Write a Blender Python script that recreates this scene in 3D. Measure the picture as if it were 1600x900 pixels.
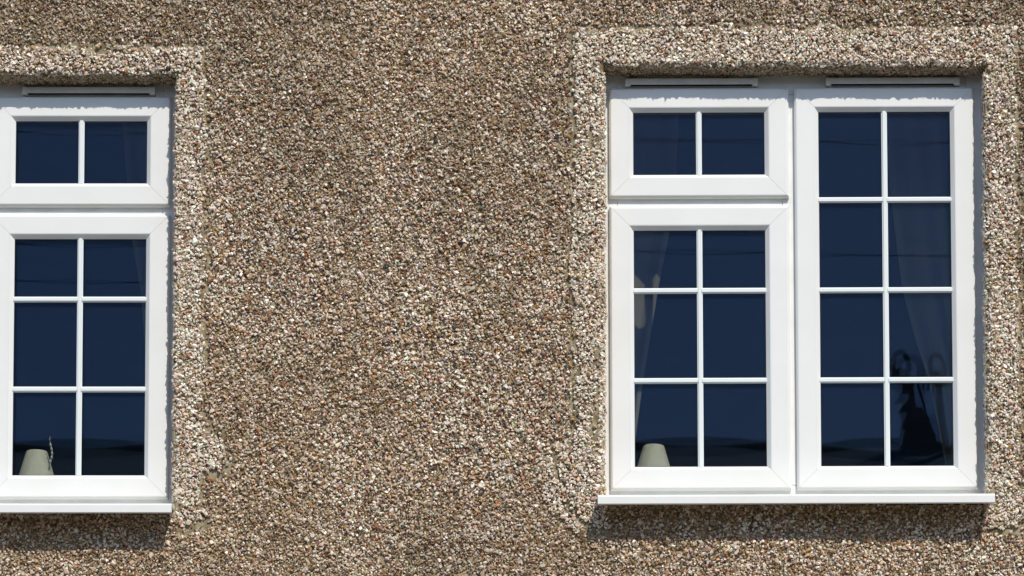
import bpy, bmesh, math, random
import numpy as np
from mathutils import Vector, Matrix

# ------------------------------------------------------------------ scene, camera, sky, sun, exposure
for o in list(bpy.data.objects):
    bpy.data.objects.remove(o, do_unlink=True)
scene = bpy.context.scene
COL = scene.collection
random.seed(7)
RNG = np.random.default_rng(11)

cam_d = bpy.data.cameras.new('camera')
cam_d.sensor_width = 36.0
cam_d.lens = 126.16
cam_d.shift_x = -0.0625
cam_d.shift_y = 0.8637
cam_d.clip_start = 0.1
cam_d.clip_end = 3000.0
cam = bpy.data.objects.new('camera', cam_d)
cam.location = (0.2, -11.0, 1.6)
cam.rotation_euler = (math.radians(93.9), 0, 0)
COL.objects.link(cam)
scene.camera = cam

SUN_DIR = Vector((0.44, -1.0, 1.23)).normalized()          # from the scene towards the sun
SUN_EL = math.asin(SUN_DIR.z)
world = bpy.data.worlds.new('World')
scene.world = world
world.use_nodes = True
wn = world.node_tree.nodes
wn.clear()
sky = wn.new('ShaderNodeTexSky')
sky.sky_type = 'NISHITA'
sky.sun_disc = False
sky.sun_elevation = SUN_EL
sky.sun_rotation = math.atan2(SUN_DIR.x, SUN_DIR.y)
sky.altitude = 0.0
sky.air_density = 1.0
sky.dust_density = 0.6
sky.ozone_density = 2.0
bg = wn.new('ShaderNodeBackground')
bg.inputs['Strength'].default_value = 0.142
wo = wn.new('ShaderNodeOutputWorld')
world.node_tree.links.new(sky.outputs[0], bg.inputs[0])
world.node_tree.links.new(bg.outputs[0], wo.inputs[0])

sun_d = bpy.data.lights.new('sun', 'SUN')
sun_d.energy = 3.5
sun_d.angle = math.radians(0.5)
sun_d.color = (1.0, 0.935, 0.83)
sun = bpy.data.objects.new('sun', sun_d)
sun.rotation_euler = SUN_DIR.to_track_quat('Z', 'Y').to_euler()
sun.location = (6, -14, 16)
COL.objects.link(sun)

scene.view_settings.view_transform = 'Standard'
scene.view_settings.look = 'None'
scene.view_settings.exposure = 0.2
scene.view_settings.gamma = 1.0
scene.view_settings.use_curve_mapping = False
scene.render.engine = 'CYCLES'
scene.cycles.transparent_max_bounces = 24
scene.cycles.max_bounces = 8


# ------------------------------------------------------------------ materials
def mat(name, color=(0.5, 0.5, 0.5), rough=0.6, spec=0.5):
    m = bpy.data.materials.new(name)
    m.use_nodes = True
    b = m.node_tree.nodes['Principled BSDF']
    b.inputs['Base Color'].default_value = (*color, 1)
    b.inputs['Roughness'].default_value = rough
    b.inputs['Specular IOR Level'].default_value = spec
    return m, m.node_tree, b


def noisy(m, nt, b, c0, c1, scale, detail=5, bump=0.0, bump_scale=None, lo=0.35, hi=0.65):
    tc = nt.nodes.new('ShaderNodeTexCoord')
    n = nt.nodes.new('ShaderNodeTexNoise')
    n.inputs['Scale'].default_value = scale
    n.inputs['Detail'].default_value = detail
    nt.links.new(tc.outputs['Object'], n.inputs['Vector'])
    r = nt.nodes.new('ShaderNodeValToRGB')
    r.color_ramp.elements[0].position = lo
    r.color_ramp.elements[1].position = hi
    r.color_ramp.elements[0].color = (*c0, 1)
    r.color_ramp.elements[1].color = (*c1, 1)
    nt.links.new(n.outputs['Fac'], r.inputs[0])
    nt.links.new(r.outputs[0], b.inputs['Base Color'])
    if bump:
        n2 = nt.nodes.new('ShaderNodeTexNoise')
        n2.inputs['Scale'].default_value = bump_scale or scale
        n2.inputs['Detail'].default_value = 6
        nt.links.new(tc.outputs['Object'], n2.inputs['Vector'])
        bp = nt.nodes.new('ShaderNodeBump')
        bp.inputs['Distance'].default_value = bump
        nt.links.new(n2.outputs['Fac'], bp.inputs['Height'])
        nt.links.new(bp.outputs[0], b.inputs['Normal'])
    return m


M = {}
m, nt, b = mat('white_pvc', (0.80, 0.81, 0.80), 0.32, 0.45)
M['pvc'] = noisy(m, nt, b, (0.75, 0.755, 0.725), (0.775, 0.78, 0.755), 7.0, 6, 0.0002, 9.0)
m, nt, b = mat('weathered_pvc', (0.74, 0.74, 0.70), 0.42, 0.4)
M['pvc_old'] = noisy(m, nt, b, (0.74, 0.74, 0.71), (0.81, 0.81, 0.79), 14.0, 7, 0.0003, 30.0)
m, nt, b = mat('vent_plastic', (0.66, 0.65, 0.60), 0.45, 0.4)
M['vent'] = noisy(m, nt, b, (0.58, 0.57, 0.52), (0.68, 0.67, 0.62), 20.0)
m, nt, b = mat('bar_pvc', (0.74, 0.78, 0.77), 0.35, 0.4)
M['bar'] = m
m, nt, b = mat('black_gasket', (0.02, 0.02, 0.02), 0.6, 0.3)
M['gasket'] = m
m, nt, b = mat('dark_slot', (0.03, 0.03, 0.03), 0.8, 0.2)
M['slot'] = m

# glass: clear sheet, Fresnel reflection dimmed, the mirrored sky's deep blue put into its tint
m = bpy.data.materials.new('window_glass')
m.use_nodes = True
nt = m.node_tree
nt.nodes.clear()
out = nt.nodes.new('ShaderNodeOutputMaterial')
mix = nt.nodes.new('ShaderNodeMixShader')
tr = nt.nodes.new('ShaderNodeBsdfTransparent')
tr.inputs[0].default_value = (0.955, 0.96, 0.945, 1)
gl = nt.nodes.new('ShaderNodeBsdfGlossy')
gl.inputs['Roughness'].default_value = 0.0
gl.inputs['Color'].default_value = (0.14, 0.205, 0.325, 1)
fr = nt.nodes.new('ShaderNodeFresnel')
fr.inputs['IOR'].default_value = 1.52
nt.links.new(fr.outputs[0], mix.inputs[0])
nt.links.new(tr.outputs[0], mix.inputs[1])
nt.links.new(gl.outputs[0], mix.inputs[2])
nt.links.new(mix.outputs[0], out.inputs[0])
M['glass'] = m

# stones: colour comes from each stone, fine mottling on top
m, nt, b = mat('dash_stone', rough=0.4, spec=0.55)
at = nt.nodes.new('ShaderNodeAttribute')
at.attribute_name = 'col'
n = nt.nodes.new('ShaderNodeTexNoise')
n.inputs['Scale'].default_value = 350.0
n.inputs['Detail'].default_value = 3
tc = nt.nodes.new('ShaderNodeTexCoord')
nt.links.new(tc.outputs['Object'], n.inputs['Vector'])
mr = nt.nodes.new('ShaderNodeMapRange')
mr.inputs['From Min'].default_value = 0.3
mr.inputs['From Max'].default_value = 0.7
mr.inputs['To Min'].default_value = 0.72
mr.inputs['To Max'].default_value = 1.12
nt.links.new(n.outputs['Fac'], mr.inputs['Value'])
vm = nt.nodes.new('ShaderNodeVectorMath')
vm.operation = 'SCALE'
nt.links.new(at.outputs['Color'], vm.inputs[0])
nt.links.new(mr.outputs[0], vm.inputs['Scale'])
nt.links.new(vm.outputs[0], b.inputs['Base Color'])
M['stone'] = m

# mortar bed behind the stones
m, nt, b = mat('mortar_bed', rough=0.95, spec=0.2)
M['mortar'] = noisy(m, nt, b, (0.16, 0.12, 0.065), (0.40, 0.34, 0.22), 22.0, 8, 0.003, 160.0)

# the same dash further off, where the stones are not laid singly
m, nt, b = mat('far_pebble_dash', rough=0.9, spec=0.3)
tc = nt.nodes.new('ShaderNodeTexCoord')
vo = nt.nodes.new('ShaderNodeTexVoronoi')
vo.inputs['Scale'].default_value = 150.0
nt.links.new(tc.outputs['Object'], vo.inputs['Vector'])
rp = nt.nodes.new('ShaderNodeValToRGB')
rp.color_ramp.interpolation = 'CONSTANT'
els = rp.color_ramp.elements
cols = [(0.0, (0.56, 0.48, 0.40)), (0.3, (0.30, 0.24, 0.18)), (0.52, (0.19, 0.14, 0.08)), (0.72, (0.10, 0.065, 0.045)), (0.88, (0.05, 0.045, 0.04))]  # darkened overall: the shade between chips is put into these colours
els[0].position = 0.0
els[0].color = (*cols[0][1], 1)
els[1].position = cols[1][0]
els[1].color = (*cols[1][1], 1)
for p, c in cols[2:]:
    e_ = els.new(p)
    e_.color = (*c, 1)
sep = nt.nodes.new('ShaderNodeSeparateColor')
nt.links.new(vo.outputs['Color'], sep.inputs[0])
nt.links.new(sep.outputs[0], rp.inputs[0])
nt.links.new(rp.outputs[0], b.inputs['Base Color'])
bp = nt.nodes.new('ShaderNodeBump')
bp.inputs['Distance'].default_value = 0.006
bp.invert = True
nt.links.new(vo.outputs['Distance'], bp.inputs['Height'])
nt.links.new(bp.outputs[0], b.inputs['Normal'])
M['far_dash'] = m

m, nt, b = mat('masonry', (0.22, 0.20, 0.17), 0.95, 0.2)
M['masonry'] = m
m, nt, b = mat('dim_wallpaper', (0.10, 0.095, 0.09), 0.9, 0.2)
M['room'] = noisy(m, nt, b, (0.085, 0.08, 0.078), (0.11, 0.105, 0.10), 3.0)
m, nt, b = mat('painted_board', (0.5, 0.5, 0.48), 0.4, 0.4)
M['board'] = m

# sheer net curtain
m = bpy.data.materials.new('net_curtain')
m.use_nodes = True
nt = m.node_tree
nt.nodes.clear()
out = nt.nodes.new('ShaderNodeOutputMaterial')
mix = nt.nodes.new('ShaderNodeMixShader')
mix2 = nt.nodes.new('ShaderNodeMixShader')
tr = nt.nodes.new('ShaderNodeBsdfTransparent')
df = nt.nodes.new('ShaderNodeBsdfDiffuse')
df.inputs[0].default_value = (0.56, 0.54, 0.47, 1)
tl = nt.nodes.new('ShaderNodeBsdfTranslucent')
tl.inputs[0].default_value = (0.38, 0.35, 0.29, 1)
lw = nt.nodes.new('ShaderNodeLayerWeight')
lw.inputs['Blend'].default_value = 0.35
mr = nt.nodes.new('ShaderNodeMapRange')
mr.inputs['To Min'].default_value = 0.52
mr.inputs['To Max'].default_value = 0.66
nt.links.new(lw.outputs['Facing'], mr.inputs['Value'])
mix2.inputs[0].default_value = 0.4
nt.links.new(df.outputs[0], mix2.inputs[1])
nt.links.new(tl.outputs[0], mix2.inputs[2])
nt.links.new(mr.outputs[0], mix.inputs[0])
nt.links.new(tr.outputs[0], mix.inputs[1])
nt.links.new(mix2.outputs[0], mix.inputs[2])
nt.links.new(mix.outputs[0], out.inputs[0])
M['net'] = m

m, nt, b = mat('lamp_shade_fabric', (0.34, 0.34, 0.28), 0.9, 0.1)
M['shade'] = noisy(m, nt, b, (0.44, 0.45, 0.385), (0.53, 0.54, 0.47), 30.0)
m, nt, b = mat('lamp_base_ceramic', (0.35, 0.33, 0.28), 0.3, 0.5)
M['ceramic'] = m
m, nt, b = mat('dark_bronze', (0.018, 0.014, 0.012), 0.8, 0.05)
M['bronze'] = noisy(m, nt, b, (0.008, 0.007, 0.006), (0.02, 0.014, 0.010), 40.0)
m, nt, b = mat('dry_stem', (0.02, 0.018, 0.014), 0.8, 0.2)
M['stem'] = m
m, nt, b = mat('pale_cord', (0.6, 0.6, 0.58), 0.6, 0.3)
M['cord'] = m

m, nt, b = mat('asphalt', rough=0.9, spec=0.3)
M['asphalt'] = noisy(m, nt, b, (0.04, 0.04, 0.042), (0.065, 0.064, 0.062), 40.0, 8, 0.004, 200.0)
m, nt, b = mat('paving_concrete', rough=0.9, spec=0.3)
M['paving'] = noisy(m, nt, b, (0.30, 0.28, 0.245), (0.40, 0.37, 0.325), 6.0, 8, 0.003, 90.0)
m, nt, b = mat('kerb_stone', (0.32, 0.31, 0.29), 0.9, 0.3)
M['kerb'] = m
m, nt, b = mat('grass_ground', rough=1.0, spec=0.1)
M['grass'] = noisy(m, nt, b, (0.045, 0.07, 0.02), (0.09, 0.11, 0.04), 0.3, 8, 0.03, 6.0)
m, nt, b = mat('roof_slate', rough=0.8, spec=0.3)
M['slate'] = noisy(m, nt, b, (0.30, 0.30, 0.29), (0.38, 0.37, 0.36), 2.0, 8, 0.01, 5.0)
m, nt, b = mat('house_brick', rough=0.95, spec=0.2)
M['brick'] = noisy(m, nt, b, (0.12, 0.06, 0.04), (0.22, 0.12, 0.08), 9.0, 8, 0.01, 30.0)
m, nt, b = mat('sooty_clay', rough=0.9, spec=0.15)
M['clay'] = noisy(m, nt, b, (0.32, 0.26, 0.21), (0.46, 0.38, 0.31), 12.0)
m, nt, b = mat('pole_timber', rough=0.9, spec=0.2)
M['timber'] = noisy(m, nt, b, (0.08, 0.055, 0.035), (0.15, 0.11, 0.07), 8.0)
m, nt, b = mat('cable_rubber', (0.02, 0.02, 0.02), 0.7, 0.3)
M['cable'] = m


# ------------------------------------------------------------------ mesh helpers
class MB:
    """collects verts and faces in plain lists"""
    def __init__(s):
        s.v, s.f, s.sm = [], [], []

    def quad(s, pts, smooth=False):
        i = len(s.v)
        s.v += [tuple(p) for p in pts]
        s.f.append(tuple(range(i, i + len(pts))))
        s.sm.append(smooth)

    def box(s, x0, x1, y0, y1, z0, z1):
        i = len(s.v)
        s.v += [(x0, y0, z0), (x1, y0, z0), (x1, y1, z0), (x0, y1, z0), (x0, y0, z1), (x1, y0, z1), (x1, y1, z1), (x0, y1, z1)]
        for q in ((0, 3, 2, 1), (4, 5, 6, 7), (0, 1, 5, 4), (1, 2, 6, 5), (2, 3, 7, 6), (3, 0, 4, 7)):
            s.f.append(tuple(i + k for k in q))
            s.sm.append(False)

    def prism(s, prof, a, b_, cap=True, smooth=False):
        """two matching closed loops of 3d points joined into a solid"""
        i = len(s.v)
        n_ = len(a)
        s.v += [tuple(p) for p in a] + [tuple(p) for p in b_]
        for k in range(n_):
            k2 = (k + 1) % n_
            s.f.append((i + k, i + k2, i + n_ + k2, i + n_ + k))
            s.sm.append(smooth)
        if cap:
            s.f.append(tuple(i + k for k in reversed(range(n_))))
            s.f.append(tuple(i + n_ + k for k in range(n_)))
            s.sm += [False, False]

    def lathe(s, prof, c, seg=32):
        """prof: list of (r, z) open profile"""
        i = len(s.v)
        n_ = len(prof)
        for k in range(seg):
            a = 2 * math.pi * k / seg
            for r, z in prof:
                s.v.append((c[0] + r * math.cos(a), c[1] + r * math.sin(a), c[2] + z))
        for k in range(seg):
            k2 = (k + 1) % seg
            for j in range(n_ - 1):
                s.f.append((i + k * n_ + j, i + k2 * n_ + j, i + k2 * n_ + j + 1, i + k * n_ + j + 1))
                s.sm.append(True)

    def tube(s, pts, rads, seg=8):
        pts = [Vector(p) for p in pts]
        i = len(s.v)
        for k, p in enumerate(pts):
            d = (pts[min(k + 1, len(pts) - 1)] - pts[max(k - 1, 0)]).normalized()
            u = d.cross(Vector((0, 1, 0.123))).normalized()
            w = d.cross(u)
            r = rads[k] if isinstance(rads, (list, tuple)) else rads
            for j in range(seg):
                a = 2 * math.pi * j / seg
                s.v.append(tuple(p + u * (r * math.cos(a)) + w * (r * math.sin(a))))
        for k in range(len(pts) - 1):
            for j in range(seg):
                j2 = (j + 1) % seg
                s.f.append((i + k * seg + j, i + k * seg + j2, i + (k + 1) * seg + j2, i + (k + 1) * seg + j))
                s.sm.append(True)
        s.f.append(tuple(i + j for j in reversed(range(seg))))
        s.f.append(tuple(i + (len(pts) - 1) * seg + j for j in range(seg)))
        s.sm += [False, False]

    def build(s, name, material, parent=None, bevel=0.0):
        me = bpy.data.meshes.new(name)
        me.from_pydata(s.v, [], s.f)
        bm = bmesh.new()
        bm.from_mesh(me)
        bmesh.ops.recalc_face_normals(bm, faces=bm.faces)
        bm.to_mesh(me)
        bm.free()
        me.polygons.foreach_set('use_smooth', s.sm)
        me.materials.append(material)
        o = bpy.data.objects.new(name, me)
        COL.objects.link(o)
        if parent:
            o.parent = parent
        if bevel:
            md = o.modifiers.new('bevel', 'BEVEL')
            md.width = bevel
            md.segments = 2
            md.limit_method = 'ANGLE'
            md.angle_limit = math.radians(40)
        return o


def empty(name, loc=(0, 0, 0), label=None, cat=None, group=None):
    o = bpy.data.objects.new(name, None)
    o.location = loc
    o.empty_display_size = 0.1
    COL.objects.link(o)
    if label:
        tag(o, label, cat, group)
    return o


def tag(o, label, cat, group=None):
    o['label'] = label
    o['category'] = cat
    if group:
        o['group'] = group
    return o


def structure(o):
    o['kind'] = 'structure'
    return o


# ------------------------------------------------------------------ noise for numpy
_lat = RNG.random((128, 128))


def vnoise(x, z, freq, ox=0.0):
    x = np.asarray(x) * freq + 40.3 + ox
    z = np.asarray(z) * freq + 17.7 + ox * 0.7
    xi = np.floor(x).astype(int)
    zi = np.floor(z).astype(int)
    fx = x - xi
    fz = z - zi
    fx = fx * fx * (3 - 2 * fx)
    fz = fz * fz * (3 - 2 * fz)
    g = lambda a, c: _lat[a % 128, c % 128]
    return (g(xi, zi) * (1 - fx) + g(xi + 1, zi) * fx) * (1 - fz) + (g(xi, zi + 1) * (1 - fx) + g(xi + 1, zi + 1) * fx) * fz


# ------------------------------------------------------------------ ground, street, hill
def sheet(name, x0, x1, y0, y1, z, material):
    mb = MB()
    mb.quad([(x0, y0, z), (x1, y0, z), (x1, y1, z), (x0, y1, z)])
    return structure(mb.build(name, material))


sheet('ground', -900, 900, -900, 900, -0.13, M['grass'])
sheet('road', -120, 120, -9.0, -3.4, -0.126, M['asphalt'])
mb = MB()
mb.box(-120, 120, -3.25, 0.0, -0.125, 0.0)
structure(mb.build('pavement', M['paving']))
mb = MB()
mb.box(-120, 120, -3.4, -3.252, -0.125, 0.004)
structure(mb.build('kerb', M['kerb']))
mb = MB()
mb.box(-120, 120, -13.0, -9.16, -0.125, 0.0)
structure(mb.build('pavement', M['paving']))
mb = MB()
mb.box(-120, 120, -9.158, -9.002, -0.125, 0.004)
structure(mb.build('kerb', M['kerb']))

# ------------------------------------------------------------------ the wall
ZB_FRAME = 4.43
OPEN_R = (0.286, 1.484, 4.43, 5.831)
OPEN_L = (-2.252, -1.054, 4.40, 5.802)
OPENS = [OPEN_L, OPEN_R]
RX0, RX1, RZ0, RZ1 = -2.62, 2.46, 3.90, 6.40           # where the stones are laid singly

wall = empty('pebbledash_wall', (0, 0, 0), 'brown and white pebbledash house wall around both windows', 'wall')

# masonry behind the render, with the two openings left free
mb = MB()
WX0, WX1, WZ0, WZ1 = -6.0, 6.0, -0.05, 7.2
g = 0.012
xs = [WX0, OPEN_L[0] - g, OPEN_L[1] + g, OPEN_R[0] - g, OPEN_R[1] + g, WX1]
for k in range(5):
    if k in (1, 3):
        op = OPENS[0] if k == 1 else OPENS[1]
        mb.box(xs[k], xs[k + 1], 0.014, 0.28, WZ0, op[2] - 0.005)
        mb.box(xs[k], xs[k + 1], 0.014, 0.28, op[3] + g, WZ1)
    else:
        mb.box(xs[k], xs[k + 1], 0.014, 0.28, WZ0, WZ1)
mb.build('masonry', M['masonry'], wall)


def relief(x, z):
    """gentle unevenness of the render, metres towards the street"""
    return 0.006 * (vnoise(x, z, 3.1) - 0.5) + 0.004 * (vnoise(x, z, 9.0, 5) - 0.5)


# render coat: a sheet with real unevenness inside, plain outside
def in_open(x, z, gx=0.0):
    r = np.zeros(np.shape(x), bool)
    for op in OPENS:
        r |= (x > op[0] - gx) & (x < op[1] + gx) & (z > op[2] + 0.002) & (z < op[3] + gx)
    return r


def lines(lo, hi, step, extra):
    a = list(np.arange(lo, hi + 1e-6, step))
    a = [v for v in a if all(abs(v - e) > step * 0.4 for e in extra)] + list(extra)
    return np.array(sorted(a))


gx_ = lines(RX0, RX1, 0.03, [RX0, RX1] + [o[0] for o in OPENS] + [o[1] for o in OPENS])
gz_ = lines(RZ0, RZ1, 0.03, [RZ0, RZ1] + [o[2] + 0.002 for o in OPENS] + [o[3] for o in OPENS])
mb = MB()
XX, ZZ = np.meshgrid(gx_, gz_)
YY = -relief(XX, ZZ)
mb.v = list(zip(XX.ravel().tolist(), YY.ravel().tolist(), ZZ.ravel().tolist()))
nx = len(gx_)
for j in range(len(gz_) - 1):
    for i in range(nx - 1):
        if not in_open(np.array((gx_[i] + gx_[i + 1]) / 2), np.array((gz_[j] + gz_[j + 1]) / 2)):
            a = j * nx + i
            mb.f.append((a, a + 1, a + nx + 1, a + nx))
            mb.sm.append(True)
mb.build('render_coat', M['mortar'], wall)
mb = MB()
F = -0.004
mb.quad([(WX0, F, WZ0), (RX0 + .02, F, WZ0), (RX0 + .02, F, WZ1), (WX0, F, WZ1)])
mb.quad([(RX1 - .02, F, WZ0), (WX1, F, WZ0), (WX1, F, WZ1), (RX1 - .02, F, WZ1)])
mb.quad([(RX0 + .02, F, WZ0), (RX1 - .02, F, WZ0), (RX1 - .02, F, RZ0 + .02), (RX0 + .02, F, RZ0 + .02)])
mb.quad([(RX0 + .02, F, RZ1 - .02), (RX1 - .02, F, RZ1 - .02), (RX1 - .02, F, WZ1), (RX0 + .02, F, WZ1)])
mb.build('outer_render', M['far_dash'], wall)

# ---- stones
PROTO = []
prng = random.Random(3)
for k in range(14):
    bm = bmesh.new()
    npt = prng.choice((7, 8, 8, 9))
    for i in range(npt):
        zz = 1 - 2 * (i + 0.5) / npt
        a = i * 2.39996 + prng.uniform(-0.5, 0.5)
        r = math.sqrt(1 - zz * zz)
        s_ = prng.uniform(0.88, 1.18)
        bm.verts.new((r * math.cos(a) * s_, r * math.sin(a) * s_, zz * s_))
    bmesh.ops.convex_hull(bm, input=bm.verts)
    bmesh.ops.delete(bm, geom=[v for v in bm.verts if not v.link_faces], context='VERTS')
    bmesh.ops.triangulate(bm, faces=bm.faces)
    bm.verts.index_update()
    PROTO.append((np.array([v.co[:] for v in bm.verts]), np.array([[v.index for v in f.verts] for f in bm.faces])))
    bm.free()


def stone_mesh(name, pos, nrm, size, color, parent):
    """one mesh of many angular chips; pos, nrm (n,3), size (n,), color (n,3)"""
    n_ = len(pos)
    up = np.where(np.abs(nrm[:, 2:3]) > 0.9, np.array([[1., 0, 0]]), np.array([[0, 0, 1.]]))
    nr = nrm + RNG.normal(0, 0.55, (n_, 3))
    nr /= np.linalg.norm(nr, axis=1, keepdims=True)
    t = np.cross(up, nr)
    t /= np.linalg.norm(t, axis=1, keepdims=True)
    bt = np.cross(nr, t)
    a = RNG.random(n_) * 2 * np.pi
    ca, sa = np.cos(a)[:, None], np.sin(a)[:, None]
    t, bt = t * ca + bt * sa, -t * sa + bt * ca
    sx = size[:, None] * RNG.uniform(1.0, 1.35, (n_, 1))
    sy = size[:, None] * RNG.uniform(0.6, 0.95, (n_, 1))
    sz = size[:, None] * RNG.uniform(0.45, 0.8, (n_, 1))
    which = RNG.integers(0, len(PROTO), n_)
    Vs, Fs, Cs = [], [], []
    off = 0
    for k, (pv, pf) in enumerate(PROTO):
        ids = np.nonzero(which == k)[0]
        if not len(ids):
            continue
        V = (pos[ids][:, None, :] + (t[ids] * sx[ids])[:, None, :] * pv[None, :, 0:1]
             + (bt[ids] * sy[ids])[:, None, :] * pv[None, :, 1:2] + (nr[ids] * sz[ids])[:, None, :] * pv[None, :, 2:3])
        nv = len(pv)
        Fk = pf[None, :, :] + (off + np.arange(len(ids)) * nv)[:, None, None]
        Vs.append(V.reshape(-1, 3))
        Fs.append(Fk.reshape(-1, 3))
        Cs.append(np.repeat(color[ids], nv, axis=0))
        off += len(ids) * nv
    V = np.concatenate(Vs).astype(np.float32)
    Fc = np.concatenate(Fs).astype(np.int32)
    Cc = np.concatenate(Cs)
    me = bpy.data.meshes.new(name)
    me.vertices.add(len(V))
    me.vertices.foreach_set('co', V.ravel())
    me.loops.add(len(Fc) * 3)
    me.loops.foreach_set('vertex_index', Fc.ravel())
    me.polygons.add(len(Fc))
    me.polygons.foreach_set('loop_start', np.arange(0, len(Fc) * 3, 3, dtype=np.int32))
    me.update(calc_edges=True)
    me.polygons.foreach_set('use_smooth', np.zeros(len(Fc), bool))
    ca_ = me.attributes.new('col', 'FLOAT_COLOR', 'POINT')
    ca_.data.foreach_set('color', np.concatenate([Cc, np.ones((len(Cc), 1))], axis=1).astype(np.float32).ravel())
    me.materials.append(M['stone'])
    o = bpy.data.objects.new(name, me)
    COL.objects.link(o)
    o.parent = parent
    o['kind'] = 'stuff'
    return o


PAL = np.array([
    (0.83, 0.79, 0.73),   # white spar
    (0.74, 0.65, 0.56),   # cream
    (0.60, 0.47, 0.39),   # pinkish grey
    (0.56, 0.39, 0.23),   # tan
    (0.38, 0.27, 0.13),   # olive brown
    (0.28, 0.13, 0.085),  # red brown
    (0.44, 0.21, 0.10),   # orange
    (0.19, 0.16, 0.14),   # dark grey
    (0.07, 0.055, 0.05)])
W_WALL = np.array([.33, .17, .11, .13, .09, .09, .022, .06, .05])
W_BAND = np.array([.55, .22, .09, .05, .02, .03, .01, .02, .01])


def stone_colors(x, z, m_):
    n_ = len(x)
    out_ = np.zeros((n_, 3))
    for sel, w in ((m_, W_BAND), (~m_, W_WALL)):
        k = sel.sum()
        if k:
            out_[sel] = PAL[RNG.choice(len(PAL), k, p=w / w.sum())]
    out_ *= RNG.uniform(0.78, 1.12, (n_, 1))
    out_ *= 1 + RNG.normal(0, 0.04, (n_, 3))
    # dirt and algae: brownish-olive film in drifting patches
    d = 0.6 * vnoise(x, z, 2.3, 9) + 0.4 * vnoise(x, z, 8.0, 3)
    d = d + 0.25 * (vnoise(x * 2.2, z * 0.5, 4.0, 13) - 0.5) + 0.10 * np.clip((z - 5.1) / 0.8, -1, 1)
    for op in OPENS:                       # damp green-brown film on the wall under the sills
        d = d + 0.35 * ((x > op[0] - .03) & (x < op[1] + .03) & (z < op[2] + .01)) * np.clip((z - op[2] + 0.16) / 0.06, 0, 1) * (vnoise(x, z, 16, 21) > 0.35)
    d = np.clip((d - 0.32) * 2.0, 0, 1) * np.where(m_, 0.10, 0.66)
    film = np.array([0.28, 0.20, 0.105])
    mixv = (d * RNG.uniform(0.3, 1.0, n_))[:, None]
    out_ = out_ * (1 - mixv) + film * mixv
    soot = 0.55 * vnoise(x, z, 1.6, 31) + 0.30 * vnoise(x, z, 6.0, 17) + 0.15 * vnoise(x * 3, z * 0.6, 6.0, 41)
    soot = np.clip((soot - 0.42 + 0.14 * np.clip((z - 5.15) / 0.7, -1, 1)) * 3.0, 0, 1) * np.where(m_, 0.05, 0.26)
    out_ = out_ * (1 - soot[:, None] * np.array([1.0, 1.02, 1.1]))
    return np.clip(out_ * np.array([1.09, 1.0, 0.89]), 0.015, 0.85)


# outline of the lighter render round each window (opening, left, right, top widths, bottom)
def band_mask(x, z):
    wob = (vnoise(x, z, 14, 2) - 0.5) * 0.022 + (vnoise(x, z, 45, 6) - 0.5) * 0.010
    sd = np.full(np.shape(x), 9.0)            # signed distance, negative inside the band
    who = np.zeros(np.shape(x), int)
    for k, (op, wl, wr, wt, zb) in enumerate(((OPEN_L, .10, .092, .092, 4.36), (OPEN_R, .102, .098, .124, 4.35))):
        cx, hx = (op[0] - wl + op[1] + wr) / 2, (op[1] + wr - op[0] + wl) / 2
        cz, hz = (zb + op[3] + wt) / 2, (op[3] + wt - zb) / 2
        d_ = np.maximum(np.abs(x - cx) - hx, np.abs(z - cz) - hz)
        # no light band under the sill
        under = (z < op[2] + 0.002) & (x > op[0] + 0.01) & (x < op[1] - 0.01)
        d_ = np.where(under, np.maximum(d_, 0.03), d_)
        who = np.where(d_ < sd, k, who)
        sd = np.minimum(sd, d_)
    # ragged patches at the lower corners
    for (px_, pz_, rx_, rz_, k) in ((0.16, 4.53, .07, .10, 1), (0.165, 4.44, .04, .05, 1), (0.22, 4.40, .05, .06, 1), (-0.945, 4.60, .05, .07, 0), (-0.925, 4.56, .045, .05, 0), (-0.99, 4.40, .05, .05, 0), (1.56, 4.42, .04, .07, 1)):
        d_ = (np.hypot((x - px_) / rx_, (z - pz_) / rz_) - 1) * min(rx_, rz_) + (vnoise(x, z, 28, 11) - 0.5) * 0.03
        who = np.where(d_ < sd, k, who)
        sd = np.minimum(sd, d_)
    return sd + wob, who


# bare mortar: cracks and smears where the stones are missing (x, z, x, z, half width)
BARE = [
    (0.186, 5.93, 0.192, 5.55, .006), (0.192, 5.55, 0.205, 5.1, .005), (0.205, 4.97, 0.20, 4.82, .008), (0.20, 4.82, 0.197, 4.70, .006),
    (0.125, 4.60, 0.15, 4.52, .012), (0.15, 4.52, 0.165, 4.49, .009), (0.17, 4.44, 0.20, 4.39, .010), (0.20, 4.39, 0.25, 4.36, .010),
    (0.268, 4.92, 0.272, 4.60, .012), (0.255, 4.70, 0.262, 4.60, .015), (0.24, 5.62, 0.25, 5.56, .010),
    (0.20, 5.955, 0.62, 5.965, .005), (0.62, 5.965, 1.15, 5.972, .003), (1.2, 5.985, 1.55, 5.99, .004),
    (-0.945, 5.70, -0.95, 5.45, .004), (-0.95, 5.4, -0.955, 4.9, .005), (-0.95, 4.72, -0.935, 4.66, .012), (-0.935, 4.66, -0.905, 4.645, .007),
    (-0.905, 4.645, -0.885, 4.60, .006), (-0.93, 4.53, -0.915, 4.51, .012), (-1.045, 4.45, -1.04, 4.40, .010), (-1.00, 4.37, -0.94, 4.36, .010),
    (-1.5, 5.895, -1.25, 5.89, .006), (-1.36, 5.885, -1.22, 5.875, .014), (-1.15, 5.90, -0.98, 5.898, .006), (-1.04, 5.9, -0.97, 5.87, .008),
    (1.494, 4.48, 1.50, 4.42, .012), (1.50, 4.38, 1.60, 4.33, .009), (-0.42, 4.28, -0.39, 4.24, .006), (-0.218, 5.0, -0.200, 4.998, .007),
    (1.585, 5.7, 1.588, 5.3, .004)]


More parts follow.
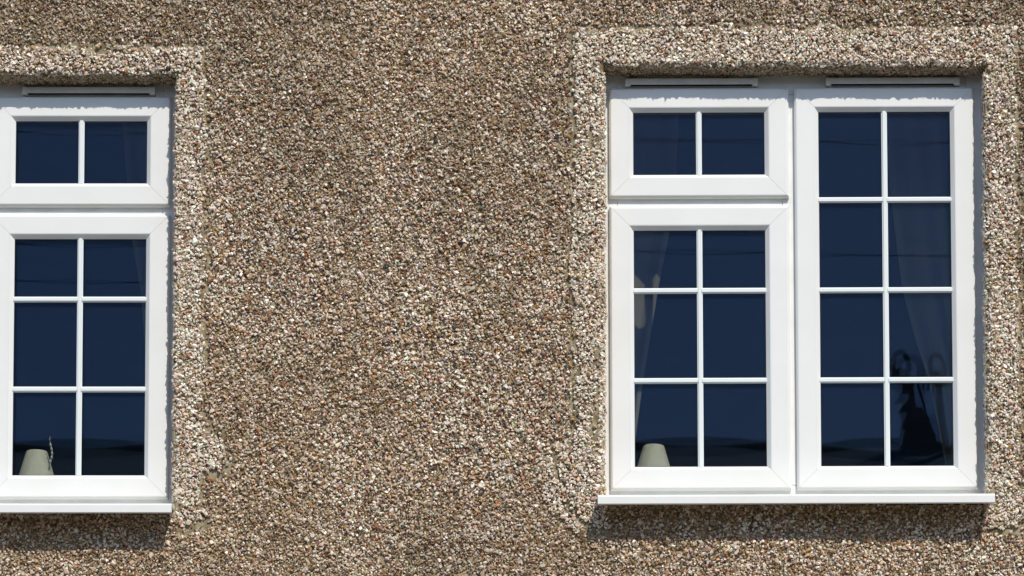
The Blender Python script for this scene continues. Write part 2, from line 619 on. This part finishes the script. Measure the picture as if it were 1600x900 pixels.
def bare(x, z):
    r = np.zeros(np.shape(x))
    wx = x + (vnoise(x, z, 30, 1) - 0.5) * 0.02
    wz = z + (vnoise(x, z, 30, 8) - 0.5) * 0.02
    for (ax, az, bx, bz, w) in BARE:
        L2 = (bx - ax) ** 2 + (bz - az) ** 2 + 1e-9
        t = np.clip(((wx - ax) * (bx - ax) + (wz - az) * (bz - az)) / L2, 0, 1)
        d_ = np.hypot(wx - ax - t * (bx - ax), wz - az - t * (bz - az))
        r = np.maximum(r, d_ < w * 0.75)
    return r.astype(bool)


# front face: hexagonal jittered laying
STEP = 0.0071
rows = np.arange(RZ0, RZ1, STEP * 0.87)
cols_ = np.arange(RX0, RX1, STEP)
PX, PZ = np.meshgrid(cols_, rows)
PX = PX + (np.arange(len(rows)) % 2)[:, None] * STEP / 2
PX = (PX + RNG.uniform(-.45, .45, PX.shape) * STEP).ravel()
PZ = (PZ + RNG.uniform(-.45, .45, PZ.shape) * STEP).ravel()
keep = ~in_open(PX, PZ, 0.011)
sd, who = band_mask(PX, PZ)
inband = sd < 0
keep &= ~((np.abs(sd - 0.001) < 0.0048) & (RNG.random(len(PX)) < 0.86))
keep &= ~(bare(PX, PZ) & (RNG.random(len(PX)) < 0.85))
keep &= RNG.random(len(PX)) > 0.03 + 0.10 * (vnoise(PX, PZ, 18, 4) > 0.72)
PX, PZ, sd, who, inband = PX[keep], PZ[keep], sd[keep], who[keep], inband[keep]
size = np.clip(RNG.lognormal(math.log(0.0046), 0.31, len(PX)), 0.0023, 0.0095)
size = size * np.where(inband, 1.07, 1.0)
py_ = -relief(PX, PZ) - np.where(inband, 0.0080, 0.0036) + RNG.normal(0, 0.0017, len(PX))
POS = np.stack([PX, py_, PZ], 1)
NRM = np.tile(np.array([[0., -1, 0]]), (len(PX), 1))
CLR = stone_colors(PX, PZ, inband)

# ---- surrounds: mortar of the reveals and soffits with their own stones
ER = 0.014          # rounding of the edge
FY = -0.004         # face of the band
BACK = 0.10


def edge_prof(n_arc=6):
    """(distance away from the opening edge, y)"""
    p = [(0.10, 0.004), (0.09, FY + .003), (ER, FY)]
    for k in range(1, n_arc + 1):
        a = k / n_arc * math.pi / 2
        p.append((ER - ER * math.sin(a), FY + ER - ER * math.cos(a)))
    p.append((0.0, BACK))
    return p


for k, op in enumerate(OPENS):
    x0, x1, zb, zt = op
    lower = zb - 0.07
    pr = edge_prof()
    mb = MB()
    for j in range(len(pr) - 1):
        (d0, y0), (d1, y1) = pr[j], pr[j + 1]
        mb.quad([(x0 - d0, y0, lower), (x0 - d1, y1, lower), (x0 - d1, y1, zt + d1), (x0 - d0, y0, zt + d0)], True)
        mb.quad([(x0 - d0, y0, zt + d0), (x0 - d1, y1, zt + d1), (x1 + d1, y1, zt + d1), (x1 + d0, y0, zt + d0)], True)
        mb.quad([(x1 + d0, y0, lower), (x1 + d1, y1, lower), (x1 + d1, y1, zt + d1), (x1 + d0, y0, zt + d0)], True)
    sur = mb.build('window_surround', M['mortar'], wall)
    sur['label'] = 'paler newer pebbledash band round the window'
    # stones on the rounding, the soffit and the jambs
    P_, N_, S_ = [], [], []
    for side in ('top', 'left', 'right'):
        L = (x1 - x0) if side == 'top' else (zt - zb)
        depth = ER * math.pi / 2 + (0.066 if side == 'top' else 0.05)
        n_ = int(L * depth / (0.0062 * 0.0058))
        t = RNG.uniform(0, L, n_)
        s_ = RNG.uniform(0, depth, n_)
        arc = ER * math.pi / 2
        a = np.clip(s_ / ER, 0, math.pi / 2)
        dd = np.where(s_ < arc, ER - ER * np.sin(a), 0.0)
        yy = np.where(s_ < arc, FY + ER - ER * np.cos(a), FY + ER + (s_ - arc))
        wob = (vnoise(t, s_ * 0 + k * 3.1, 20, 2) - 0.5) * 0.006 - 0.0015
        dd = dd + wob
        ny, nd = -np.cos(a), -np.sin(a)       # nd: towards the opening
        z0_ = np.zeros(n_)
        if side == 'top':
            p = np.stack([x0 + t, yy, zt + dd], 1)
            nn = np.stack([z0_, ny, nd], 1)
        elif side == 'left':
            p = np.stack([x0 - dd, yy, zb - 0.02 + t], 1)
            nn = np.stack([-nd, ny, z0_], 1)
        else:
            p = np.stack([x1 + dd, yy, zb - 0.02 + t], 1)
            nn = np.stack([nd, ny, z0_], 1)
        P_.append(p)
        N_.append(nn)
    P_ = np.concatenate(P_)
    N_ = np.concatenate(N_)
    P_ = P_ + N_ * np.abs(RNG.normal(0, 0.0016, (len(P_), 1)))
    sz = np.clip(RNG.lognormal(math.log(0.0046), 0.32, len(P_)), 0.002, 0.009)
    cl = stone_colors(P_[:, 0], P_[:, 2], np.ones(len(P_), bool))
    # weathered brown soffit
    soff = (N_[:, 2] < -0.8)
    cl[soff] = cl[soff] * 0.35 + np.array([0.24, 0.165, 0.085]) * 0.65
    sel = inband & (who == k)
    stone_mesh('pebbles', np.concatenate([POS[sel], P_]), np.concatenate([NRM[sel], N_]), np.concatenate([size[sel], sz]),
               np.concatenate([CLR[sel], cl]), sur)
stone_mesh('pebbles', POS[~inband], NRM[~inband], size[~inband], CLR[~inband], wall)

# ------------------------------------------------------------------ rooms behind the windows
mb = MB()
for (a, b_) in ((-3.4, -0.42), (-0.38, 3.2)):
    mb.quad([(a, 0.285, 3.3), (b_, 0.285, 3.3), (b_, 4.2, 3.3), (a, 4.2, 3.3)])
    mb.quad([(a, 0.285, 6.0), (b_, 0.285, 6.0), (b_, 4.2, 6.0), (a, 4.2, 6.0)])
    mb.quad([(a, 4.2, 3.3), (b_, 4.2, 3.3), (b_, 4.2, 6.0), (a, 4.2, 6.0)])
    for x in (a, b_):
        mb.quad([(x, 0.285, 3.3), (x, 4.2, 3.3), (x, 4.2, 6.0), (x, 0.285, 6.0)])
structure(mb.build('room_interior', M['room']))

# ------------------------------------------------------------------ windows
SF = 0.063          # face of the sashes
FF = 0.081          # face of the outer frame
GL = 0.078          # outer glass
RAIL, BEAD = 0.0615, 0.0145


def rect_sweep(mb, x0, x1, z0, z1, prof, mitre=0.0):
    """four mitred lengths; prof = closed list of (inset from the outer edge, y)"""
    for side in range(4):
        a, b_ = [], []
        for (u, y) in prof:
            e_ = mitre
            if side == 0:
                a.append((x0 + u + e_, y, z0 + u)); b_.append((x1 - u - e_, y, z0 + u))
            elif side == 1:
                a.append((x1 - u, y, z0 + u + e_)); b_.append((x1 - u, y, z1 - u - e_))
            elif side == 2:
                a.append((x1 - u - e_, y, z1 - u)); b_.append((x0 + u + e_, y, z1 - u))
            else:
                a.append((x0 + u, y, z1 - u - e_)); b_.append((x0 + u, y, z0 + u + e_))
        mb.prism(None, a, b_)


def bowed_pane(name, x0, x1, z0, z1, ycen, thick, sash_rect, sag, parent, tilt=(0, 0)):
    sx0, sx1, sz0, sz1 = sash_rect
    mb = MB()
    n_ = 8
    def yat(x, z):
        u = (2 * x - sx0 - sx1) / (sx1 - sx0)
        w = (2 * z - sz0 - sz1) / (sz1 - sz0)
        return ycen - sag * (1 - u * u) * (1 - w * w) + tilt[0] * (x - (sx0 + sx1) / 2) + tilt[1] * (z - (sz0 + sz1) / 2)
    for lay in range(2):
        base = len(mb.v)
        for j in range(n_ + 1):
            for i in range(n_ + 1):
                x = x0 + (x1 - x0) * i / n_
                z = z0 + (z1 - z0) * j / n_
                mb.v.append((x, yat(x, z) + lay * thick, z))
        for j in range(n_):
            for i in range(n_):
                a = base + j * (n_ + 1) + i
                q = (a, a + 1, a + n_ + 2, a + n_ + 1)
                mb.f.append(q if lay == 0 else tuple(reversed(q)))
                mb.sm.append(True)
    B = (n_ + 1) ** 2
    ring = [i for i in range(n_ + 1)] + [j * (n_ + 1) + n_ for j in range(1, n_ + 1)] + [n_ * (n_ + 1) + i for i in range(n_ - 1, -1, -1)] + [j * (n_ + 1) for j in range(n_ - 1, 0, -1)]
    # rims get their own vertices so that the faces stay smooth
    for k in range(len(ring)):
        a, c = ring[k], ring[(k + 1) % len(ring)]
        mb.quad([mb.v[a], mb.v[a + B], mb.v[c + B], mb.v[c]])
    return mb.build(name, M['glass'], parent)


BARP = [(-0.009, 0.0008), (-0.009, -0.0018), (-0.0062, -0.0032), (-0.0048, -0.0062), (0.0048, -0.0062), (0.0062, -0.0032), (0.009, -0.0018), (0.009, 0.0008)]


def glazing_bar(p0, p1, vertical, parent):
    mb = MB()
    if vertical:
        a = [(p0[0] + u, GL + y, p0[1]) for u, y in BARP]
        b_ = [(p1[0] + u, GL + y, p1[1]) for u, y in BARP]
    else:
        a = [(p0[0], GL + y, p0[1] + u) for u, y in BARP]
        b_ = [(p1[0], GL + y, p1[1] + u) for u, y in BARP]
    mb.prism(None, a, b_)
    return mb.build('glazing_bar', M['bar'], parent)


def make_sash(win, x0, x1, z0, z1, hbars, sag, seed):
    r = random.Random(seed)
    mb = MB()
    # visible weathered-plastic sash: bevelled outer edge, flat face
    prof = [(0.0, 0.130), (0.0, SF + 0.006), (0.0055, SF + 0.0008), (0.008, SF), (RAIL, SF), (RAIL, 0.130)]
    rect_sweep(mb, x0, x1, z0, z1, prof, 0.0004)
    core = [(0.001, 0.129), (0.001, SF + 0.008), (0.008, SF + 0.0016), (RAIL - .001, SF + 0.0016), (RAIL - .001, 0.129)]
    rect_sweep(mb, x0, x1, z0, z1, core)
    sash = mb.build('sash', M['pvc'], win)
    mb = MB()
    bead = [(RAIL + .0002, SF + 0.0006), (RAIL + 0.002, SF + 0.0006), (RAIL + BEAD, SF + 0.0125), (RAIL + BEAD, GL + 0.0005), (RAIL + .0002, GL + 0.0005)]
    rect_sweep(mb, x0, x1, z0, z1, bead, 0.0003)
    mb.build('glazing_bead', M['pvc'], sash)
    mb = MB()
    gas = [(RAIL + BEAD - 0.004, GL - 0.0022), (RAIL + BEAD + 0.0016, GL - 0.0022), (RAIL + BEAD + 0.0016, GL - 0.0003), (RAIL + BEAD - 0.004, GL - 0.0003)]
    rect_sweep(mb, x0, x1, z0, z1, gas)
    mb.build('gasket', M['gasket'], sash)
    gx0, gx1, gz0, gz1 = x0 + RAIL + BEAD, x1 - RAIL - BEAD, z0 + RAIL + BEAD, z1 - RAIL - BEAD
    xm = (gx0 + gx1) / 2
    rect = (gx0, gx1, gz0, gz1)
    zs = [gz0 - .004] + sorted(hbars) + [gz1 + .004]
    tl = (r.uniform(-.0003, .0003), r.uniform(-.0003, .0003))
    for i in range(len(zs) - 1):
        for (xa, xb) in ((gx0 - .004, xm - .0004), (xm + .0004, gx1 + .004)):
            bowed_pane('pane', xa, xb, zs[i] + .0004, zs[i + 1] - .0004, GL, 0.004, rect, sag, sash, tl)
    bowed_pane('inner_pane', gx0 - .006, gx1 + .006, gz0 - .006, gz1 + .006, GL + 0.022, 0.004, rect, -sag, sash, (tl[0] + r.uniform(-.0002, .0002), tl[1] + r.uniform(-.0003, .0003)))
    glazing_bar((xm, gz0 - .002), (xm, gz1 + .002), True, sash)
    for h in hbars:
        glazing_bar((gx0 - .002, h), (xm - .0062, h), False, sash)
        glazing_bar((xm + .0062, h), (gx1 + .002, h), False, sash)
    return sash


def trickle_vent(win, x0, x1, zt):
    mb = MB()
    zb_ = zt - 0.027
    hood = [(FF - .0005, zt), (FF - .014, zt), (FF - .021, zt - .004), (FF - .0225, zb_ + .004), (FF - .019, zb_ + .004), (FF - .018, zt - .007), (FF - .0005, zt - .006)]
    a = [(x0, y, z) for y, z in hood]
    b_ = [(x1, y, z) for y, z in hood]
    mb.prism(None, a, b_)
    v = mb.build('trickle_vent', M['vent'], win)
    for (a_, c_) in ((x0 - .0008, x0 + .016), (x1 - .016, x1 + .0008)):
        mb = MB()
        cap = [(FF - .001, zt + .0008), (FF - .014, zt + .0008), (FF - .0215, zt - .0035), (FF - .0235, zb_), (FF - .001, zb_)]
        mb.prism(None, [(a_, y, z) for y, z in cap], [(c_, y, z) for y, z in cap])
        mb.build('end_cap', M['vent'], v, 0.001)
    mb = MB()
    mb.box(x0 + .018, x1 - .018, FF - .004, FF - .0008, zt - .021, zt - .008)
    mb.build('grille', M['slot'], v)
    return v


def make_window(label, op, dz, rot, mirror, horn_l, horn_r):
    """template drawn for the window on the right; mirror swaps the two halves"""
    win = empty('casement_window', ((op[0] + op[1]) / 2, 0.0, 4.43 + dz), label, 'window', 'white casement windows with glazing bars')
    cx, cz = (op[0] + op[1]) / 2, 4.43 + dz
    W = op[1] - op[0]
    zt_open = op[3] - cz
    hw = W / 2
    SX = 0.576                        # outer half-width of the sashes
    top, bot = 5.7857 - 4.43, 4.498 - 4.43
    fan_b, low_t = 5.433 - 4.43, 5.406 - 4.43
    # outer frame: head, bottom, jambs, mullion, transom (butted)
    mb = MB()
    fb, ft, fl = 4.455 - 4.43, zt_open + .010, -hw - .010
    jw = 0.058
    mb.box(fl, fl + jw, FF, 0.145, fb, ft)
    mb.box(-fl - jw, -fl, FF, 0.145, fb, ft)
    mb.box(fl + jw, -fl - jw, FF + .0004, 0.1446, ft - 0.072, ft)
    mb.box(fl + jw, -fl - jw, FF + .0004, 0.1446, fb, fb + 0.060)
    frame = mb.build('outer_frame', M['pvc_old'], win, 0.002)
    mb = MB()
    mb.box(-0.030, 0.030, FF, 0.145, fb + .061, ft - .073)
    mb.build('mullion', M['pvc_old'], win, 0.002)
    s = -1 if mirror else 1
    mb = MB()
    xa, xb = sorted((s * (fl + jw + .0005), s * -0.0305))
    mb.box(xa, xb, FF + .0003, 0.1447, low_t - 0.014, fan_b + 0.014)
    mb.build('transom', M['pvc_old'], win, 0.002)

    def col(a, c):
        return (a, c) if not mirror else (-c, -a)
    la, lb = col(-SX, -0.0095)
    ra, rb = col(0.0085, SX)
    h = [5.1365 - 4.43, 4.8485 - 4.43]
    make_sash(win, la, lb, fan_b, top, [], 0.00012, 5 + mirror)
    make_sash(win, la, lb, bot, low_t, h, 0.00024, 15 + mirror)
    make_sash(win, ra, rb, bot, top, h + [5.4265 - 4.43], 0.00045, 25 + mirror)
    for (a, c) in (col(-0.524, -0.107), col(0.110, 0.530)):
        trickle_vent(win, a, c, 5.8185 - 4.43)
    # sill: hollow nosing with a sloping top
    mb = MB()
    sp = [(FF + .03, 0.044), (FF - .004, 0.042), (-0.080, 0.0145), (-0.085, 0.0115), (-0.086, 0.008), (-0.086, -0.0135), (-0.0845, -0.0155),
          (-0.076, -0.0155), (-0.074, 0.005), (-0.02, 0.012), (FF + .03, 0.016)]
    xl, xr = -hw - horn_l, hw + horn_r
    mb.prism(None, [(xl, y, z) for y, z in sp], [(xr, y, z) for y, z in sp])
    mb.build('sill', M['pvc'], win, 0.0008)
    # inner board
    mb = MB()
    mb.box(-hw - .01, hw + .01, 0.147, 0.36, 0.045, 0.068)
    mb.build('window_board', M['board'], win, 0.003)
    # sealant bead down both jambs
    for sx in (-1, 1):
        mb = MB()
        e0, e1 = sorted((sx * (hw - .0045), sx * (hw + .004)))
        mb.box(e0, e1, FF - .0035, FF - .0002, fb, ft - .012)
        mb.build('sealant', M['pvc_old'], win, 0.001)
    win.rotation_euler = (0, -rot, 0)
    return win


make_window('white two-part casement window on the right, shown whole, small fanlight at its top left', OPEN_R, 0.0, 0.004, False, 0.019, 0.010)
make_window('white casement window on the left, cut off by the edge of the picture', OPEN_L, -0.029, 0.0, True, 0.019, 0.005)

# ------------------------------------------------------------------ things on the window boards
def lamp(x, y, z0, ztop, label):
    t = empty('table_lamp', (x, y, z0), label, 'lamp', 'small lamps on the window boards')
    H = ztop - z0
    mb = MB()
    r0, r1, hs = 0.033, 0.066, 0.118
    mb.lathe([(r1, H - hs), (r1 + .0012, H - hs + .002), (r0 + .0012, H - .002), (r0, H), (r0 - .003, H - .001), (r1 - .003, H - hs), (r1, H - hs)], (0, 0, 0), 72)
    mb.sm = [False] * len(mb.sm)
    sh = mb.build('lamp_shade', M['shade'], t)
    mb = MB()
    mb.tube([(-r0 + .002, 0, H - .008), (0, 0, H - .012), (r0 - .002, 0, H - .008)], 0.0012, 6)
    mb.build('shade_carrier', M['ceramic'], sh)
    mb = MB()
    mb.lathe([(0, 0), (0.038, 0), (0.040, 0.006), (0.022, 0.016), (0.030, 0.035), (0.018, H - hs - .004), (0.008, H - hs + .015), (0.008, H - .012), (0, H - .012)], (0, 0, 0), 28)
    mb.build('lamp_base', M['ceramic'], t)
    return t


lamp(-1.511, 0.205, 4.469, 4.655, 'small lamp with pale cone shade behind the bottom panes of the left window')
lamp(0.446, 0.205, 4.498, 4.673, 'small lamp with pale cone shade behind the lower left pane of the right window')

# twisted pale cord hanging by the left lamp
mb = MB()
pts, rad = [], []
for k in range(40):
    t = k / 39
    pts.append((-1.462 + 0.005 * math.sin(t * 5.0) + 0.004 * t, 0.16 + 0.003 * math.cos(t * 40), 4.608 + 0.085 * t))
    rad.append(0.0026 + 0.0014 * math.sin(t * 40) if t < .72 else 0.0008)
mb.tube(pts, rad, 7)
tag(mb.build('hanging_cord', M['cord']), 'thin pale twisted cord hanging beside the lamp in the left window', 'cord')


# ------------------------------------------------------------------ net curtains
def curtain(label, rail, edge_pts, outer_x, y, z_top, z_bot, folds, seed):
    """sheet hanging from outer_x to the inner edge given by (z, x) pairs, gathered towards the outside"""
    r = random.Random(seed)
    zs = [p[0] for p in edge_pts]
    xs_ = [p[1] for p in edge_pts]
    mb = MB()
    nu, nv = 90, 60
    ph = r.uniform(0, 6)
    for j in range(nv + 1):
        z = z_bot + (z_top - z_bot) * j / nv
        xe = float(np.interp(z, zs, xs_))
        for i in range(nu + 1):
            u = i / nu
            uu = u + 0.03 * math.sin(u * 9 + ph)
            x = outer_x + (xe - outer_x) * uu
            amp = 0.013 * (0.6 + 0.4 * math.sin(u * 5 + ph))
            mb.v.append((x, y + amp * math.sin(u * folds * 2 * math.pi + ph + 0.5 * math.sin(j * 0.08)) + 0.008 * math.sin(u * folds * 4.3 + j * .03), z))
    for j in range(nv):
        for i in range(nu):
            a = j * (nu + 1) + i
            mb.f.append((a, a + 1, a + nu + 2, a + nu + 1))
            mb.sm.append(True)
    t = empty('net_curtain', (0, 0, 0), label, 'curtain', 'net curtains inside the windows')
    mb.build('fabric', M['net'], t)
    mb = MB()
    a, c = sorted((outer_x, xs_[-1]))
    mb.tube([(a - .02, y, z_top + .004), (c + .02, y, z_top + .004)], 0.006, 8)
    mb.build('curtain_rod', M['board'], t)
    return t


curtain('sheer curtain tied back at the left side of the right window', None,
        [(4.5, .34), (4.727, .39), (4.938, .418), (5.255, .47), (5.445, .508), (5.626, .529), (5.9, .54)], 0.24, 0.42, 5.93, 4.55, 4, 1)
curtain('sheer curtain swept back at the right side of the right window', None,
        [(4.5, 1.43), (4.674, 1.396), (4.938, 1.35), (5.085, 1.304), (5.255, 1.263), (5.573, 1.228), (5.9, 1.205)], 1.53, 0.42, 5.93, 4.55, 4, 2)
curtain('faint sheer curtain at the right side of the left window', None,
        [(4.5, -1.16), (4.938, -1.193), (5.233, -1.216), (5.416, -1.249), (5.9, -1.295)], -1.02, 0.42, 5.93, 4.55, 4, 3)

# ------------------------------------------------------------------ the terrace over the street (mirrored along the bottom of the panes)
ter = empty('terraced_house', (1.0, -22.0, -0.13), 'dark slate-roofed terrace over the street, its ridge and chimney mirrored in the panes', 'house')
RZ = 10.66 + 0.13
mb = MB()
mb.box(-18, 18, -3.6, 3.6, 0, 9.0)
for x in (-18, 18 - .3):
    mb.prism(None, [(x, -3.6, 9.0), (x, 3.6, 9.0), (x, 0, RZ - .15)], [(x + .3, -3.6, 9.0), (x + .3, 3.6, 9.0), (x + .3, 0, RZ - .15)])
mb.build('wall', M['brick'], ter)
mb = MB()
for sy in (-1, 1):
    sl = (RZ - 8.95) / 4.0
    p = [(0.0, RZ), (sy * 4.0, 8.95), (sy * 4.0, 8.85), (0.0, RZ - .12)]
    mb.prism(None, [(-18.2, y, z) for y, z in p], [(18.2, y, z) for y, z in p])
roof = mb.build('roof', M['slate'], ter)
mb = MB()
mb.tube([(-18.2, 0, RZ - .02), (18.2, 0, RZ - .02)], 0.09, 10)
mb.build('ridge_tiles', M['clay'], roof)
for i in range(6):
    for zf in (1.0, 4.3):
        mb = MB()
        x = -15 + 6 * i
        mb.box(x - .7, x + .7, 3.55, 3.62, zf, zf + 1.6)
        w = mb.build('window', M['pvc'], ter)
        mb = MB()
        mb.box(x - .62, x + .62, 3.615, 3.63, zf + .08, zf + 1.52)
        mb.build('pane', M['slot'], w)
ch = MB()
for (z0_, h0, z1_, h1) in ((-.5, .18, .08, .18), (.08, .18, .15, .155), (.15, .155, .25, .14), (.25, .14, .36, .075)):
    q = lambda h, z: [(2.42 - h, -h, RZ + z), (2.42 + h, -h, RZ + z), (2.42 + h, h, RZ + z), (2.42 - h, h, RZ + z)]
    ch.prism(None, q(h0, z0_), q(h1, z1_))
ch = ch.build('chimney', M['clay'], ter)
mb = MB()
mb.lathe([(.105, .28), (.095, .34), (.075, .40), (.065, .58), (.07, .60), (.085, .61), (.085, .63), (.05, .63)], (2.36, 0, RZ), 24)
mb.build('chimney_pot', M['clay'], ch)
mb = MB()
mb.lathe([(.0, .62), (.09, .62), (.105, .66), (.105, .73), (.0, .735)], (2.285, 0, RZ), 24)
pts = [(2.285 + .098 * math.cos(t), 0, RZ + .74 + .19 * math.sin(t)) for t in [math.pi * k / 24 for k in range(25)]]
mb.tube(pts, .030, 10)
mb.prism(None, [(2.32, -.03, RZ + .44), (2.20, -.02, RZ + .41), (2.34, -.03, RZ + .58)], [(2.32, .03, RZ + .44), (2.20, .02, RZ + .41), (2.34, .03, RZ + .58)])
mb.build('cowl', M['clay'], ch)
mb = MB()  # added arch on a stalk, imitating the inner pane's second reflection of the cowl
mb.tube([(2.70, .1, RZ - .2), (2.70, .1, RZ + .60)], .035, 12)
mb.lathe([(.0, .60), (.085, .60), (.10, .64), (.10, .70), (.0, .705)], (2.70, .1, RZ), 24)
mb.tube([(2.70 + .092 * math.cos(t), .1, RZ + .71 + .18 * math.sin(t)) for t in [math.pi * k / 24 for k in range(25)]], .024, 10)
mb.build('ghost_cowl', M['clay'], ter)
mb = MB()
mb.tube([(2.56, 0, RZ + .25), (2.54, 0, RZ + .36), (2.46, 0, RZ + .68)], .012, 8)
mb.tube([(2.42, 0, RZ + .68), (2.72, 0, RZ + .62)], .007, 6)
for k in range(5):
    x = 2.48 + .055 * k
    mb.tube([(x, -.06, RZ + .60 - .01 * k), (x, .06, RZ + .74 - .012 * k)], .005, 5)
    mb.tube([(x, 0, RZ + .56 - .01 * k), (x + .01, 0, RZ + .72 - .012 * k)], .005, 5)
mb.build('aerial', M['cable'], ch)

# ------------------------------------------------------------------ overhead cables across the street (mirrored in the top panes)
def pole(x, label):
    t = empty('utility_pole', (x, -7.5, -0.126), label, 'pole', 'poles carrying the overhead cables')
    mb = MB()
    mb.tube([(0, 0, 0), (0, 0, 4.5), (0, 0, 9.4)], [.15, .13, .11], 16)
    mb.build('shaft', M['timber'], t)
    mb = MB()
    mb.box(-.05, .05, -.6, .6, 8.62, 8.74)
    mb.build('crossarm', M['timber'], t, .01)


pole(-24.0, 'timber pole at the left end of the overhead cables')
pole(26.0, 'timber pole at the right end of the overhead cables')
for k, (za, zb_, y, sag, w) in enumerate(((8.97, 8.47, -7.2, .45, 'upper'), (8.74, 8.22, -8.95, .45, 'middle'), (8.66, 8.16, -7.7, .58, 'lowest'))):
    mb = MB()
    pts = []
    for i in range(61):
        t = i / 60
        pts.append((-24 + 50 * t, y, za + (zb_ - za) * t - sag * 4 * t * (1 - t)))
    mb.tube(pts, 0.0028, 6)
    tag(mb.build('overhead_cable', M['cable']), f'{w} of the thin dark overhead cables mirrored in the top panes', 'cable', 'overhead cables')
